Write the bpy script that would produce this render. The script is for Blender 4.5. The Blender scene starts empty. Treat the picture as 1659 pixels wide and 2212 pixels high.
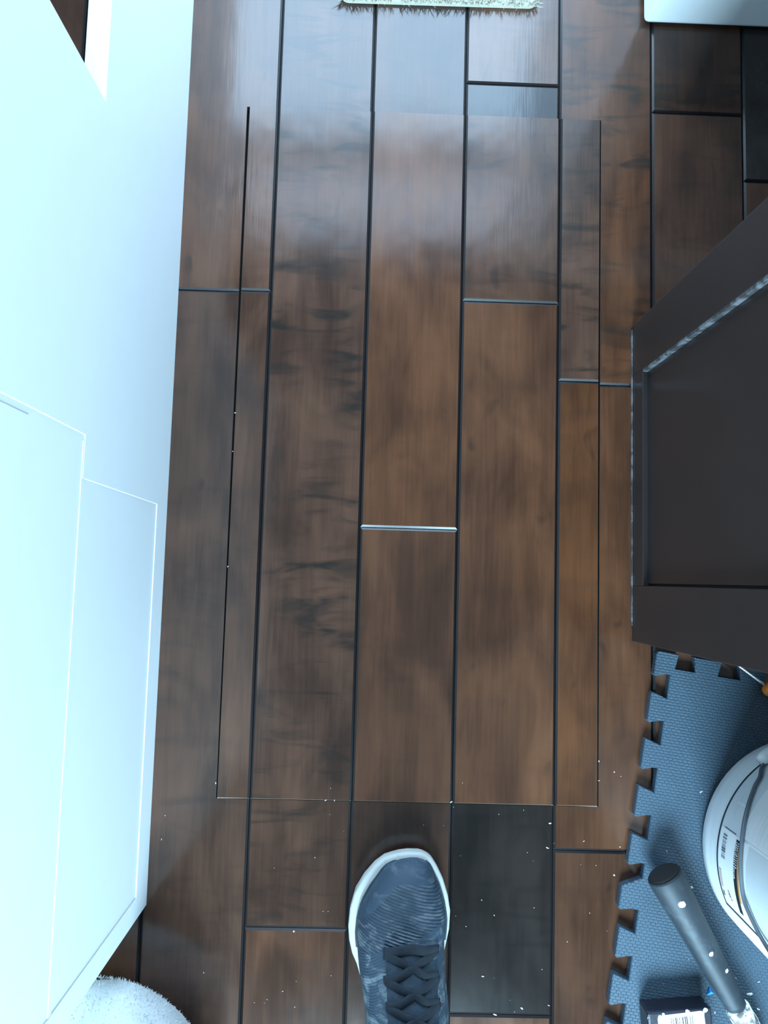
import bpy, bmesh, math, random
from mathutils import Vector, Matrix
random.seed(7)
S = bpy.context.scene
COL = S.collection

# ------------------------------------------------------------------ camera
# world: metres, floor z = 0, X to the right, Y along the planks, camera 1 m above the origin looking down
R = ((0.99939555, -0.02964242, -0.01816233),
     (0.02797357, 0.99589260, -0.08611275),
     (0.02064032, 0.08555263, 0.99611983))
cam = bpy.data.cameras.new('camera')
cam.sensor_fit = 'VERTICAL'
cam.sensor_height = 24.0
cam.lens = 1665.0 / 2212.0 * 24.0
cam.clip_start = 0.02
camo = bpy.data.objects.new('camera', cam)
COL.objects.link(camo)
camo.matrix_world = Matrix(R).to_4x4()
camo.location = (0, 0, 1.0)
S.camera = camo

# ------------------------------------------------------------------ light
S.view_settings.view_transform = 'Standard'
S.view_settings.look = 'None'
S.view_settings.gamma = 1.0
S.view_settings.use_curve_mapping = False
S.view_settings.exposure = 0.0
COOL = (0.50, 0.80, 1.0)
w = bpy.data.worlds.new('world')
S.world = w
w.use_nodes = True
w.node_tree.nodes['Background'].inputs[0].default_value = (0.6, 0.85, 1.0, 1)
w.node_tree.nodes['Background'].inputs[1].default_value = 0.6

def area(name, loc, sx, sy, power, rot, col=COOL):
    l = bpy.data.lights.new(name, 'AREA')
    l.shape = 'RECTANGLE'; l.size = sx; l.size_y = sy
    l.energy = power; l.color = col
    o = bpy.data.objects.new(name, l)
    o.location = loc; o.rotation_euler = rot
    COL.objects.link(o)
    return o
# daylight in the glazed door ahead and in the window behind the viewer
area('door_daylight', (0.01, 1.515, 0.82), 1.08, 1.38, 66, (math.radians(-90), 0, 0), (0.48, 0.73, 1.0))
area('transom_daylight', (0.01, 1.515, 1.99), 1.08, 0.66, 16, (math.radians(-90), 0, 0), (0.58, 0.76, 1.0))
area('window_daylight', (0.13, -1.665, 1.15), 0.84, 0.86, 205, (math.radians(90), 0, 0))


# ------------------------------------------------------------------ materials
def nt(name):
    m = bpy.data.materials.new(name); m.use_nodes = True
    t = m.node_tree
    return m, t, t.nodes['Principled BSDF']

def node(t, typ, **kw):
    n = t.nodes.new(typ)
    for k, v in kw.items(): setattr(n, k, v)
    return n

def math_n(t, op, a, b=None, clamp=False):
    n = node(t, 'ShaderNodeMath', operation=op, use_clamp=clamp)
    for i, v in enumerate((a, b)):
        if v is None: continue
        if isinstance(v, (int, float)): n.inputs[i].default_value = v
        else: t.links.new(v, n.inputs[i])
    return n.outputs[0]

def mixc(t, f, a, b, mode='MIX'):
    n = node(t, 'ShaderNodeMix', data_type='RGBA', blend_type=mode)
    for sock, v in ((n.inputs[0], f), (n.inputs[6], a), (n.inputs[7], b)):
        if isinstance(v, (int, float)): sock.default_value = v
        elif isinstance(v, tuple): sock.default_value = (*v, 1) if len(v) == 3 else v
        else: t.links.new(v, sock)
    return n.outputs[2]

def ramp(t, f, lo, hi):
    n = node(t, 'ShaderNodeMapRange', interpolation_type='SMOOTHSTEP')
    t.links.new(f, n.inputs[0]); n.inputs[1].default_value = lo; n.inputs[2].default_value = hi
    return n.outputs[0]

def noise(t, vec, scale, detail=3.0, rough=0.55, dist=0.0):
    n = node(t, 'ShaderNodeTexNoise')
    n.inputs['Scale'].default_value = scale; n.inputs['Detail'].default_value = detail
    n.inputs['Roughness'].default_value = rough; n.inputs['Distortion'].default_value = dist
    if vec is not None: t.links.new(vec, n.inputs['Vector'])
    return n.outputs[0]

def mapping(t, vec, scale=(1, 1, 1), rot=(0, 0, 0), loc=(0, 0, 0)):
    n = node(t, 'ShaderNodeMapping')
    n.inputs['Scale'].default_value = scale; n.inputs['Rotation'].default_value = rot; n.inputs['Location'].default_value = loc
    t.links.new(vec, n.inputs['Vector'])
    return n.outputs[0]

def bump(t, bs, h, dist, strength=1.0, prev=None):
    n = node(t, 'ShaderNodeBump')
    n.inputs['Distance'].default_value = dist; n.inputs['Strength'].default_value = strength
    t.links.new(h, n.inputs['Height'])
    if prev is not None: t.links.new(prev, n.inputs['Normal'])
    t.links.new(n.outputs[0], bs.inputs['Normal'])
    return n.outputs[0]

def plain(name, col, rough=0.5, metal=0.0, var=0.12, scale=30, bumpd=0.0, spec=0.5):
    m, t, b = nt(name)
    tc = node(t, 'ShaderNodeTexCoord').outputs['Object']
    n = noise(t, tc, scale, 4)
    c = mixc(t, n, tuple(v * (1 - var) for v in col), tuple(min(1, v * (1 + var)) for v in col))
    t.links.new(c, b.inputs['Base Color'])
    b.inputs['Roughness'].default_value = rough; b.inputs['Metallic'].default_value = metal
    b.inputs['Specular IOR Level'].default_value = spec
    if bumpd: bump(t, b, noise(t, tc, scale * 6, 3), bumpd)
    return m

def splatter(name, col, dirt, lo, hi, scale, rough=0.5, metal=0.0, bumpd=0.0004):
    m, t, b = nt(name)
    tc = node(t, 'ShaderNodeTexCoord').outputs['Object']
    n = noise(t, tc, scale, 5, 0.62, 0.3)
    f = ramp(t, n, lo, hi)
    t.links.new(mixc(t, f, col, dirt), b.inputs['Base Color'])
    b.inputs['Roughness'].default_value = rough
    if metal:
        t.links.new(math_n(t, 'MULTIPLY', math_n(t, 'SUBTRACT', 1.0, f), metal), b.inputs['Metallic'])
    bump(t, b, n, bumpd)
    return m

def wood_mat():
    m, t, b = nt('stained_maple')
    oi = node(t, 'ShaderNodeObjectInfo')
    sep = node(t, 'ShaderNodeSeparateColor'); t.links.new(oi.outputs['Color'], sep.inputs[0])
    tint, warm, seed, fig = sep.outputs[0], sep.outputs[1], sep.outputs[2], oi.outputs['Alpha']
    pos = node(t, 'ShaderNodeNewGeometry').outputs['Position']
    cx = node(t, 'ShaderNodeCombineXYZ')
    t.links.new(math_n(t, 'MULTIPLY', seed, 31.0), cx.inputs[0]); t.links.new(math_n(t, 'MULTIPLY', seed, 57.0), cx.inputs[1]); t.links.new(math_n(t, 'MULTIPLY', seed, 11.0), cx.inputs[2])
    va = node(t, 'ShaderNodeVectorMath', operation='ADD'); t.links.new(pos, va.inputs[0]); t.links.new(cx.outputs[0], va.inputs[1])
    v = va.outputs[0]
    grain = noise(t, mapping(t, v, (260, 12, 1)), 1.0, 3, 0.6)
    grain2 = noise(t, mapping(t, v, (60, 5, 1)), 1.0, 3, 0.55, 0.4)
    blotch = noise(t, mapping(t, v, (14, 7, 1)), 1.0, 3, 0.5, 0.6)
    cross = noise(t, mapping(t, v, (10, 40, 1), (0, 0, math.radians(-17))), 1.0, 3, 0.5, 0.9)
    patch = noise(t, mapping(t, v, (9, 5, 1)), 1.0, 2, 0.5)
    f = math_n(t, 'ADD', math_n(t, 'MULTIPLY', grain, 0.20), math_n(t, 'ADD', math_n(t, 'MULTIPLY', grain2, 0.25), math_n(t, 'MULTIPLY', blotch, 0.68)))
    f = ramp(t, f, 0.36, 0.78)
    c = mixc(t, f, (0.040, 0.0170, 0.0100), (0.106, 0.0435, 0.0225))
    # mineral streaks and curly cross figure
    k = math_n(t, 'MULTIPLY', math_n(t, 'MULTIPLY', ramp(t, cross, 0.46, 0.74), ramp(t, patch, 0.32, 0.56)), fig)
    c = mixc(t, k, c, (0.021, 0.0145, 0.0115))
    knots = math_n(t, 'MULTIPLY', ramp(t, noise(t, mapping(t, v, (26, 14, 1)), 1.0, 2, 0.5, 0.8), 0.66, 0.80), 0.6)
    c = mixc(t, knots, c, (0.024, 0.0140, 0.0100))
    hs = node(t, 'ShaderNodeHueSaturation')
    t.links.new(c, hs.inputs['Color']); t.links.new(tint, hs.inputs['Value']); t.links.new(warm, hs.inputs['Saturation'])
    t.links.new(hs.outputs[0], b.inputs['Base Color'])
    t.links.new(math_n(t, 'ADD', math_n(t, 'MULTIPLY', blotch, 0.10), 0.10), b.inputs['Roughness'])
    b.inputs['Specular IOR Level'].default_value = 0.55
    und = noise(t, mapping(t, v, (17, 11, 1)), 1.0, 2, 0.5)
    n1 = bump(t, b, und, 0.0012, 0.5)
    bump(t, b, grain, 0.00012, 0.6, n1)
    return m

WOOD = wood_mat()
GROOVE = plain('dark_stained_edge', (0.012, 0.009, 0.009), 0.27, spec=0.35)
RAW = plain('raw_cut_wood', (0.16, 0.11, 0.08), 0.7, var=0.5, scale=300)
CUT = plain('cut_wood_edge', (0.050, 0.034, 0.026), 0.6, var=0.5, scale=200)
SUB = plain('subfloor_black', (0.012, 0.010, 0.010), 0.8)
WHITE = plain('white_paint', (0.80, 0.82, 0.83), 0.36, var=0.02)
WALLM = plain('wall_paint', (0.20, 0.20, 0.197), 0.8, var=0.03)  # unseen walls toned dark to hold down bounced light
CEILM = plain('ceiling_paint', (0.10, 0.095, 0.09), 0.85, var=0.02)  # dark tone stands in for the viewer's body mirrored in the floor
DARKCAB = plain('espresso_lacquer', (0.022, 0.0170, 0.0165), 0.30, var=0.25, scale=9)
DARKIN = plain('cabinet_inside_black', (0.008, 0.007, 0.007), 0.8)
DUST = splatter('dusty_edge', (0.03, 0.028, 0.029), (0.13, 0.13, 0.14), 0.42, 0.6, 60, 0.7)
CREAM = plain('cream_pile', (0.44, 0.41, 0.33), 0.95, var=0.25, scale=300)
PLUSH = plain('white_plush', (0.60, 0.61, 0.61), 0.95, var=0.10, scale=40, bumpd=0.0006)
BLACKP = splatter('black_foam_block', (0.010, 0.011, 0.020), (0.30, 0.32, 0.34), 0.66, 0.72, 90, 0.45)
STICKER = plain('sticker_white', (0.84, 0.85, 0.85), 0.5, var=0.02)
INK = plain('print_black', (0.012, 0.014, 0.020), 0.45)
INKG = plain('print_grey', (0.10, 0.13, 0.15), 0.5)
ORANGEP = plain('print_orange', (0.62, 0.25, 0.05), 0.45)
PINKP = plain('print_pale_red', (0.55, 0.40, 0.40), 0.5)
ORANGE = plain('orange_plastic', (0.80, 0.22, 0.02), 0.35)
STEEL = plain('tool_steel', (0.55, 0.55, 0.56), 0.35, metal=0.9)
BLUE = plain('blue_plastic', (0.03, 0.30, 0.85), 0.4)
RUBBER = splatter('grey_rubber', (0.011, 0.017, 0.024), (0.030, 0.042, 0.052), 0.50, 0.75, 45, 0.62)
MUD = splatter('plaster_splatter', (0.16, 0.14, 0.13), (0.86, 0.86, 0.85), 0.40, 0.52, 75, 0.6, bumpd=0.0012)
CRUMB = plain('plaster_white', (0.85, 0.83, 0.80), 0.8)
LABELM = plain('bucket_label_paper', (0.66, 0.70, 0.72), 0.4, var=0.05)
WIRE = plain('bail_wire', (0.13, 0.15, 0.17), 0.4, metal=0.3)
TROUSER = plain('dark_trousers', (0.03, 0.034, 0.045), 0.9, scale=200)

def bucket_mat():
    m, t, b = nt('translucent_white_plastic')
    tc = node(t, 'ShaderNodeTexCoord').outputs['Object']
    s = noise(t, mapping(t, tc, (12, 12, 160)), 1.0, 3)
    c = mixc(t, ramp(t, s, 0.35, 0.7), (0.90, 0.91, 0.92), (0.95, 0.96, 0.96))
    t.links.new(c, b.inputs['Base Color'])
    b.inputs['Roughness'].default_value = 0.32
    tr = node(t, 'ShaderNodeBsdfTranslucent'); t.links.new(c, tr.inputs['Color'])
    mx = node(t, 'ShaderNodeMixShader'); mx.inputs[0].default_value = 0.12
    t.links.new(b.outputs[0], mx.inputs[1]); t.links.new(tr.outputs[0], mx.inputs[2])
    t.links.new(mx.outputs[0], t.nodes['Material Output'].inputs['Surface'])
    return m
BUCKET = bucket_mat()

def foam_mat():
    m, t, b = nt('grey_foam')
    tc = node(t, 'ShaderNodeTexCoord').outputs['Object']
    br = node(t, 'ShaderNodeTexBrick')
    br.offset = 0.5
    br.inputs['Color1'].default_value = (1, 1, 1, 1); br.inputs['Color2'].default_value = (0.75, 0.75, 0.75, 1); br.inputs['Mortar'].default_value = (0, 0, 0, 1)
    br.inputs['Scale'].default_value = 1.0; br.inputs['Mortar Size'].default_value = 0.0007; br.inputs['Mortar Smooth'].default_value = 1.0
    br.inputs['Brick Width'].default_value = 0.0062; br.inputs['Row Height'].default_value = 0.0036
    wob = noise(t, tc, 180, 2)
    vm = node(t, 'ShaderNodeVectorMath', operation='MULTIPLY_ADD')
    cb = node(t, 'ShaderNodeCombineXYZ'); t.links.new(wob, cb.inputs[0]); t.links.new(wob, cb.inputs[1])
    t.links.new(cb.outputs[0], vm.inputs[0]); vm.inputs[1].default_value = (0.0022, 0.0015, 0); t.links.new(tc, vm.inputs[2])
    t.links.new(vm.outputs[0], br.inputs['Vector'])
    g = noise(t, tc, 25, 3)
    c = mixc(t, g, (0.035, 0.060, 0.086), (0.049, 0.080, 0.112))
    t.links.new(c, b.inputs['Base Color'])
    b.inputs['Roughness'].default_value = 0.42
    bw = node(t, 'ShaderNodeRGBToBW'); t.links.new(br.outputs['Color'], bw.inputs[0])
    bump(t, b, bw.outputs[0], 0.0009, 0.8)
    return m
FOAM = foam_mat()

def shoe_mat():
    m, t, b = nt('grey_knit_upper')
    tc = node(t, 'ShaderNodeTexCoord').outputs['Object']
    sp = node(t, 'ShaderNodeSeparateXYZ'); t.links.new(tc, sp.inputs[0])
    x, y = sp.outputs[0], sp.outputs[1]        # object coordinates: metres, toe tip at y = 0, heel at y = -0.29
    ph = math_n(t, 'ADD', y, math_n(t, 'MULTIPLY', x, 0.25))
    wob = math_n(t, 'MULTIPLY', noise(t, tc, 60, 2), 0.0016)
    rib = math_n(t, 'SINE', math_n(t, 'MULTIPLY', math_n(t, 'ADD', ph, wob), 2 * math.pi / 0.00345))
    # the ribbed field of the toe box: behind the toe cap, ahead of the lacing, right of a slanting seam
    m1 = ramp(t, math_n(t, 'MULTIPLY', y, -1.0), 0.026, 0.030)
    m2 = math_n(t, 'SUBTRACT', 1.0, ramp(t, math_n(t, 'SUBTRACT', math_n(t, 'MULTIPLY', y, -1.0), math_n(t, 'MULTIPLY', x, -0.35)), 0.083, 0.087))
    m3 = ramp(t, math_n(t, 'SUBTRACT', x, math_n(t, 'MULTIPLY', y, 0.95)), 0.012, 0.016)
    mk = math_n(t, 'MULTIPLY', math_n(t, 'MULTIPLY', m1, m2), m3)
    d2 = math_n(t, 'ADD', y, math_n(t, 'MULTIPLY', x, -0.6))
    weave = math_n(t, 'SINE', math_n(t, 'MULTIPLY', d2, 2 * math.pi / 0.0030))
    back = ramp(t, math_n(t, 'MULTIPLY', y, -1.0), 0.092, 0.10)
    h = math_n(t, 'ADD', math_n(t, 'MULTIPLY', rib, mk), math_n(t, 'MULTIPLY', math_n(t, 'MULTIPLY', weave, back), 0.30))
    sc = noise(t, mapping(t, tc, (40, 75, 40), (0, 0, 0.4)), 1.0, 5, 0.65, 0.8)
    dirt = ramp(t, sc, 0.46, 0.68)
    dirt = math_n(t, 'MULTIPLY', dirt, math_n(t, 'ADD', math_n(t, 'MULTIPLY', ramp(t, math_n(t, 'MULTIPLY', y, -1.0), 0.03, 0.10), 0.6), 0.25))
    c = mixc(t, dirt, (0.036, 0.060, 0.088), (0.22, 0.26, 0.29))
    c = mixc(t, math_n(t, 'MULTIPLY', math_n(t, 'MULTIPLY', math_n(t, 'SUBTRACT', 1.0, ramp(t, rib, -0.9, 0.1)), mk), 0.65), c, (0.010, 0.018, 0.028))
    t.links.new(c, b.inputs['Base Color'])
    b.inputs['Roughness'].default_value = 0.6
    b.inputs['Specular IOR Level'].default_value = 0.35
    bump(t, b, h, 0.0009, 0.8)
    return m
SHOE = shoe_mat()
TONGUE = plain('tongue_mesh', (0.026, 0.042, 0.060), 0.8, var=0.8, scale=120, bumpd=0.0004)
LACE = plain('dark_lace', (0.010, 0.016, 0.025), 0.8, var=0.7, scale=110, bumpd=0.0003)
SOLE = splatter('off_white_midsole', (0.52, 0.52, 0.48), (0.36, 0.34, 0.29), 0.55, 0.75, 60, 0.55, bumpd=0.0002)
OUTSOLE = plain('outsole_grey', (0.10, 0.10, 0.10), 0.8)

# ------------------------------------------------------------------ helpers
def mobj(name, verts, faces, mats, parent=None, idx=None, smooth=False, loc=None, rot=None):
    me = bpy.data.meshes.new(name)
    me.from_pydata([tuple(v) for v in verts], [], faces)
    if not isinstance(mats, (list, tuple)): mats = [mats]
    for m in mats: me.materials.append(m)
    if idx:
        for p, i in zip(me.polygons, idx): p.material_index = i
    if smooth:
        for p in me.polygons: p.use_smooth = True
    me.validate(); me.update()
    o = bpy.data.objects.new(name, me)
    COL.objects.link(o)
    if parent is not None: o.parent = parent
    if loc is not None: o.location = loc
    if rot is not None: o.rotation_euler = rot
    return o

def empty(name, loc=(0, 0, 0), rz=0.0):
    o = bpy.data.objects.new(name, None)
    o.empty_display_size = 0.05
    o.location = loc; o.rotation_euler = (0, 0, rz)
    COL.objects.link(o)
    return o

def tag(o, label=None, cat=None, group=None, kind=None):
    if label: o['label'] = label
    if cat: o['category'] = cat
    if group: o['group'] = group
    if kind: o['kind'] = kind
    return o

def bev_box(name, lo, hi, mat, parent=None, bevel=0.0, seg=2, loc=None, rot=None, smooth=False):
    bm = bmesh.new()
    bmesh.ops.create_cube(bm, size=1.0)
    for v in bm.verts:
        v.co = Vector([lo[i] + (v.co[i] + 0.5) * (hi[i] - lo[i]) for i in range(3)])
    if bevel > 0:
        bmesh.ops.bevel(bm, geom=list(bm.edges), offset=bevel, segments=seg, profile=0.5, affect='EDGES')
    bmesh.ops.recalc_face_normals(bm, faces=list(bm.faces))
    me = bpy.data.meshes.new(name); bm.to_mesh(me); bm.free()
    me.materials.append(mat)
    o = bpy.data.objects.new(name, me); COL.objects.link(o)
    if parent is not None: o.parent = parent
    if loc is not None: o.location = loc
    if rot is not None: o.rotation_euler = rot
    return o

def offset_poly(pts, ds):
    """move every edge i (pts[i] -> pts[i+1]) of a CCW polygon inwards by ds[i]"""
    n = len(pts); out = []
    lines = []
    for i in range(n):
        a = Vector(pts[i]); b = Vector(pts[(i + 1) % n])
        d = (b - a).normalized(); nrm = Vector((-d.y, d.x))
        lines.append((a + nrm * ds[i], d, nrm))
    for i in range(n):
        p0, d0, n0 = lines[i - 1]; p1, d1, n1 = lines[i]
        cr = d0.x * d1.y - d0.y * d1.x
        if abs(cr) < 1e-3:
            out.append(tuple(p1))
        else:
            q = p1 - p0
            s = (q.x * d1.y - q.y * d1.x) / cr
            out.append(tuple(p0 + d0 * s))
    return out

def slab(name, pts, types, z0, z1, mats, parent, widths, drops, gaps, side=None):
    """prism with its top edge chamfered edge by edge; types index widths/drops/gaps; material 0 top and sides, 1 + type chamfers"""
    n = len(pts)
    outer = offset_poly(pts, [gaps[t] for t in types])
    inner = offset_poly(pts, [gaps[t] + widths[t] for t in types])
    verts = []; faces = []; idx = []
    for p in outer: verts.append((p[0], p[1], z0))
    for i, p in enumerate(outer):
        verts.append((p[0], p[1], z1 - max(drops[types[i]], drops[types[i - 1]])))
    for p in inner: verts.append((p[0], p[1], z1))
    faces.append(list(range(2 * n, 3 * n))); idx.append(0)
    for i in range(n):
        j = (i + 1) % n
        faces.append([n + i, n + j, 2 * n + j, 2 * n + i]); idx.append(1 + types[i])
        faces.append([i, j, n + j, n + i]); idx.append(side if side is not None else 1 + types[i])
    return mobj(name, verts, faces, mats, parent, idx)

def tube(name, pts, radii, mat, parent=None, seg=10, flat=1.0, smooth=True, cap=True, up=Vector((0, 0, 1))):
    pts = [Vector(p) for p in pts]
    if isinstance(radii, (int, float)): radii = [radii] * len(pts)
    verts = []; faces = []
    for i, p in enumerate(pts):
        d = (pts[min(i + 1, len(pts) - 1)] - pts[max(i - 1, 0)]).normalized()
        a = d.cross(up)
        if a.length < 1e-4: a = d.cross(Vector((1, 0, 0)))
        a.normalize(); b = a.cross(d).normalized()
        for k in range(seg):
            th = 2 * math.pi * k / seg
            verts.append(p + a * math.cos(th) * radii[i] + b * math.sin(th) * radii[i] * flat)
    for i in range(len(pts) - 1):
        for k in range(seg):
            k2 = (k + 1) % seg
            faces.append([i * seg + k, i * seg + k2, (i + 1) * seg + k2, (i + 1) * seg + k])
    if cap:
        faces.append(list(range(seg))[::-1]); faces.append([(len(pts) - 1) * seg + k for k in range(seg)])
    return mobj(name, verts, faces, mat, parent, smooth=smooth)

def catmull(pts, n=8):
    P = [Vector(p) for p in pts]; out = []
    for i in range(len(P) - 1):
        p0 = P[max(i - 1, 0)]; p1 = P[i]; p2 = P[i + 1]; p3 = P[min(i + 2, len(P) - 1)]
        for k in range(n):
            u = k / n
            out.append(0.5 * ((2 * p1) + (p2 - p0) * u + (2 * p0 - 5 * p1 + 4 * p2 - p3) * u * u + (3 * p1 - p0 - 3 * p2 + p3) * u ** 3))
    out.append(P[-1]); return out

# ------------------------------------------------------------------ room shell
XL, XR, YF, YB, ZC = -1.72, 1.62, -1.62, 1.46, 2.5
floor = bev_box('floor', (XL, YF, -0.10), (XR, YB, -0.0125), SUB)
tag(floor, 'dark brown stained maple plank floor', 'floor', kind='structure')
c = bev_box('ceiling', (XL, YF, ZC), (XR, YB, ZC + 0.1), CEILM); tag(c, 'ceiling out of view, toned dark to cut haze on the floor', 'ceiling', kind='structure')
c = bev_box('wall_left', (XL - 0.1, YF - 0.1, -0.1), (XL, YB + 0.1, ZC + 0.1), WALLM); tag(c, 'wall to the left out of view, toned dark to cut bounce light', 'wall', kind='structure')
c = bev_box('wall_right', (XR, YF - 0.1, -0.1), (XR + 0.1, YB + 0.1, ZC + 0.1), WALLM); tag(c, 'wall to the right out of view, toned dark to cut bounce light', 'wall', kind='structure')

def wall_with_opening(name, y0, y1, ox0, ox1, oz0, oz1, label, bar=None):
    verts = []; faces = []
    def bx(lo, hi):
        b = len(verts)
        for z in (lo[2], hi[2]):
            for x, y in ((lo[0], lo[1]), (hi[0], lo[1]), (hi[0], hi[1]), (lo[0], hi[1])): verts.append((x, y, z))
        for f in ((3, 2, 1, 0), (4, 5, 6, 7), (0, 1, 5, 4), (1, 2, 6, 5), (2, 3, 7, 6), (3, 0, 4, 7)): faces.append([b + i for i in f])
    bx((XL, y0, -0.1), (ox0, y1, ZC + 0.1)); bx((ox1, y0, -0.1), (XR, y1, ZC + 0.1))
    bx((ox0, y0, oz1), (ox1, y1, ZC + 0.1)); bx((ox0, y0, -0.1), (ox1, y1, oz0))
    if bar: bx((ox0, y0, bar[0]), (ox1, y1, bar[1]))
    o = mobj(name, verts, faces, WALLM)
    return tag(o, label, 'wall', kind='structure')
wall_with_opening('wall_back', YB, YB + 0.1, -0.54, 0.56, 0.12, 2.33, 'wall with the glazed door ahead', (1.52, 1.64))
wall_with_opening('wall_front', YF - 0.1, YF, -0.30, 0.56, 0.71, 1.59, 'wall with the window behind the viewer')

# ------------------------------------------------------------------ plank floor and the hatch cut into it
HX0, HX1, HY0, HY1 = -0.1828, 0.3005, -0.2808, 0.6335
PM = [WOOD, GROOVE, CUT, RAW, WOOD]
WID = [0.0027, 0.0004, 0.0012, 0.0]; DROP = [0.0018, 0.0005, 0.0004, 0.0]; GAP = [0.00035, 0.00005, 0.0, 0.0]
def plank(pts, types, parent, tint=1.0, warm=1.0, seed=None, fig=0.3, z=0.0):
    o = slab('plank', pts, types, -0.0125, z, PM, parent, WID, DROP, GAP, 1)
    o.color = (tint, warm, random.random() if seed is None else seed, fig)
    return o

def rect(x0, y0, x1, y1): return [(x0, y0), (x1, y0), (x1, y1), (x0, y1)]

lines = [-0.408, -0.2685, -0.1408, -0.0130, 0.1142, 0.2432, 0.3708, 0.4972, 0.6242]
# end joints of the columns the photograph shows, and how each board looks (value, saturation, seed, figure)
shown = {  # some near boards valued darker, painting in shade from the viewer's body
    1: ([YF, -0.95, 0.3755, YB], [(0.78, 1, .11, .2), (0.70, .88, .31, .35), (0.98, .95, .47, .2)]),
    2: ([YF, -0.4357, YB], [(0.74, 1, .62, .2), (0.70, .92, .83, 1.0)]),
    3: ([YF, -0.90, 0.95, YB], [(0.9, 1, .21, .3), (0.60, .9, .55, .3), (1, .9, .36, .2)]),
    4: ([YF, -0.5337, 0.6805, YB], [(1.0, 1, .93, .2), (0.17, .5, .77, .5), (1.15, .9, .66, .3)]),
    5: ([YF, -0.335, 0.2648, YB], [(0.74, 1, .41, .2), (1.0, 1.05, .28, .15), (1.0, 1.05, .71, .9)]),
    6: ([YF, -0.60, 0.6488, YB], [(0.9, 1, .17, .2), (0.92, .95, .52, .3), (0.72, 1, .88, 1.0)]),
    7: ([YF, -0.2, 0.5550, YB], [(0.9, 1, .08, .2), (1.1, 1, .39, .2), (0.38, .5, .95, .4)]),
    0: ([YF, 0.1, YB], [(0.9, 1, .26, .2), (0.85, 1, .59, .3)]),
}
cols = [(i, lines[i], lines[i + 1]) for i in range(len(lines) - 1)]
x = lines[0]
while x > XL + 0.02:
    nx = max(x - 0.1275, XL); cols.append((None, nx, x)); x = nx
x = lines[-1]
while x < XR - 0.02:
    nx = min(x + 0.1275, XR); cols.append((None, x, nx)); x = nx

for ci, x0, x1 in cols:
    if ci is None:
        ends = [YF]
        while ends[-1] < YB - 0.35: ends.append(ends[-1] + random.uniform(0.45, 1.15))
        ends[-1] = YB
        if len(ends) < 2: ends = [YF, YB]
        looks = [(random.uniform(.85, 1.08), 1, None, random.choice((.15, .3, .9))) for _ in ends]
    else:
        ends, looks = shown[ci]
    for k in range(len(ends) - 1):
        y0, y1 = ends[k], ends[k + 1]; lk = looks[k]
        ov = max(y0, HY0) < min(y1, HY1)
        if ci in (2, 3, 4) and ov:
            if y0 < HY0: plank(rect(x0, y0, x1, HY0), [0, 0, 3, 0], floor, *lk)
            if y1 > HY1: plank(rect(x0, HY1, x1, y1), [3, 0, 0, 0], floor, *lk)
        elif ci == 1 and ov:
            pts = [(x0, y0)]; ty = [0]
            if y0 < HY0: pts += [(x1, y0), (x1, HY0), (HX0, HY0)]; ty += [0, 3, 1]
            else: pts += [(HX0, y0)]; ty += [1]
            if y1 > HY1: pts += [(HX0, HY1), (x1, HY1), (x1, y1)]; ty += [3, 0, 0]
            else: pts += [(HX0, y1)]; ty += [0]
            pts.append((x0, y1)); ty.append(0)
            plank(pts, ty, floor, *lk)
        elif ci == 5 and ov:
            pts = []; ty = []
            if y1 > HY1: pts += [(x0, y1), (x0, HY1), (HX1, HY1)]; ty += [0, 3, 1]
            else: pts += [(HX1, y1)]; ty += [1]
            if y0 < HY0: pts += [(HX1, HY0), (x0, HY0), (x0, y0)]; ty += [3, 0, 0]
            else: pts += [(HX1, y0)]; ty += [0]
            pts += [(x1, y0), (x1, y1)]; ty += [0, 0]
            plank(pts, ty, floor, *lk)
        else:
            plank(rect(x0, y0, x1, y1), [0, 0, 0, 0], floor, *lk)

hatch = empty('floor_hatch', (0, 0, 0))
tag(hatch, 'long rectangular hatch of brown planks cut flush into the floor', 'floor hatch')
hy0, hy1 = HY0 + 0.0001, HY1
def hl(y): return -0.1816 + 0.0020 * (y - HY0) / (HY1 - HY0)       # left edge: saw gap widens towards the far end
def hr(y): return HX1 - 0.0012 - 0.0007 * math.sin(math.pi * (y - HY0) / (HY1 - HY0))
hz = 0.0004
ga, gb, gc, gd = -0.1406, -0.0122, 0.1148, 0.2447
hseed = dict(fig=0.25, z=hz)
plank([(hl(hy0), hy0), (ga, hy0), (ga, 0.3770), (hl(.377), 0.3770)], [2, 0, 0, 1], hatch, 0.84, .95, .31, .35, hz)
plank([(hl(.377), 0.3770), (ga, 0.3770), (ga, hy1), (hl(hy1), hy1)], [0, 0, 3, 1], hatch, 1.0, .95, .47, .3, hz)
plank(rect(ga, hy0, gb, hy1), [2, 0, 3, 0], hatch, 0.84, .92, .83, 1.0, hz)
plank(rect(gb, hy0, gc, 0.0660), [2, 0, 0, 0], hatch, 0.98, 1.0, .14, .15, hz)
plank(rect(gb, 0.0660, gc, hy1), [0, 0, 3, 0], hatch, 1.06, 1.05, .44, .10, hz)
plank(rect(gc, hy0, gd, 0.3733), [2, 0, 0, 0], hatch, 1.08, 1.03, .69, .12, hz)
plank(rect(gc, 0.3733, gd, hy1), [0, 0, 3, 0], hatch, 0.9, .95, .73, .9, hz)
plank([(gd, hy0), (hr(hy0), hy0), (hr(-.05), -.05), (hr(.1), .1), (hr(.2), .2), (hr(.2685), .2685), (gd, 0.2685)], [2, 1, 1, 1, 1, 0, 0], hatch, 1.02, 1.08, .28, .2, hz)
plank([(gd, 0.2685), (hr(.2685), 0.2685), (hr(.45), .45), (hr(hy1), hy1), (gd, hy1)], [0, 1, 1, 3, 0], hatch, 0.92, .9, .19, 1.0, hz)

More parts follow.
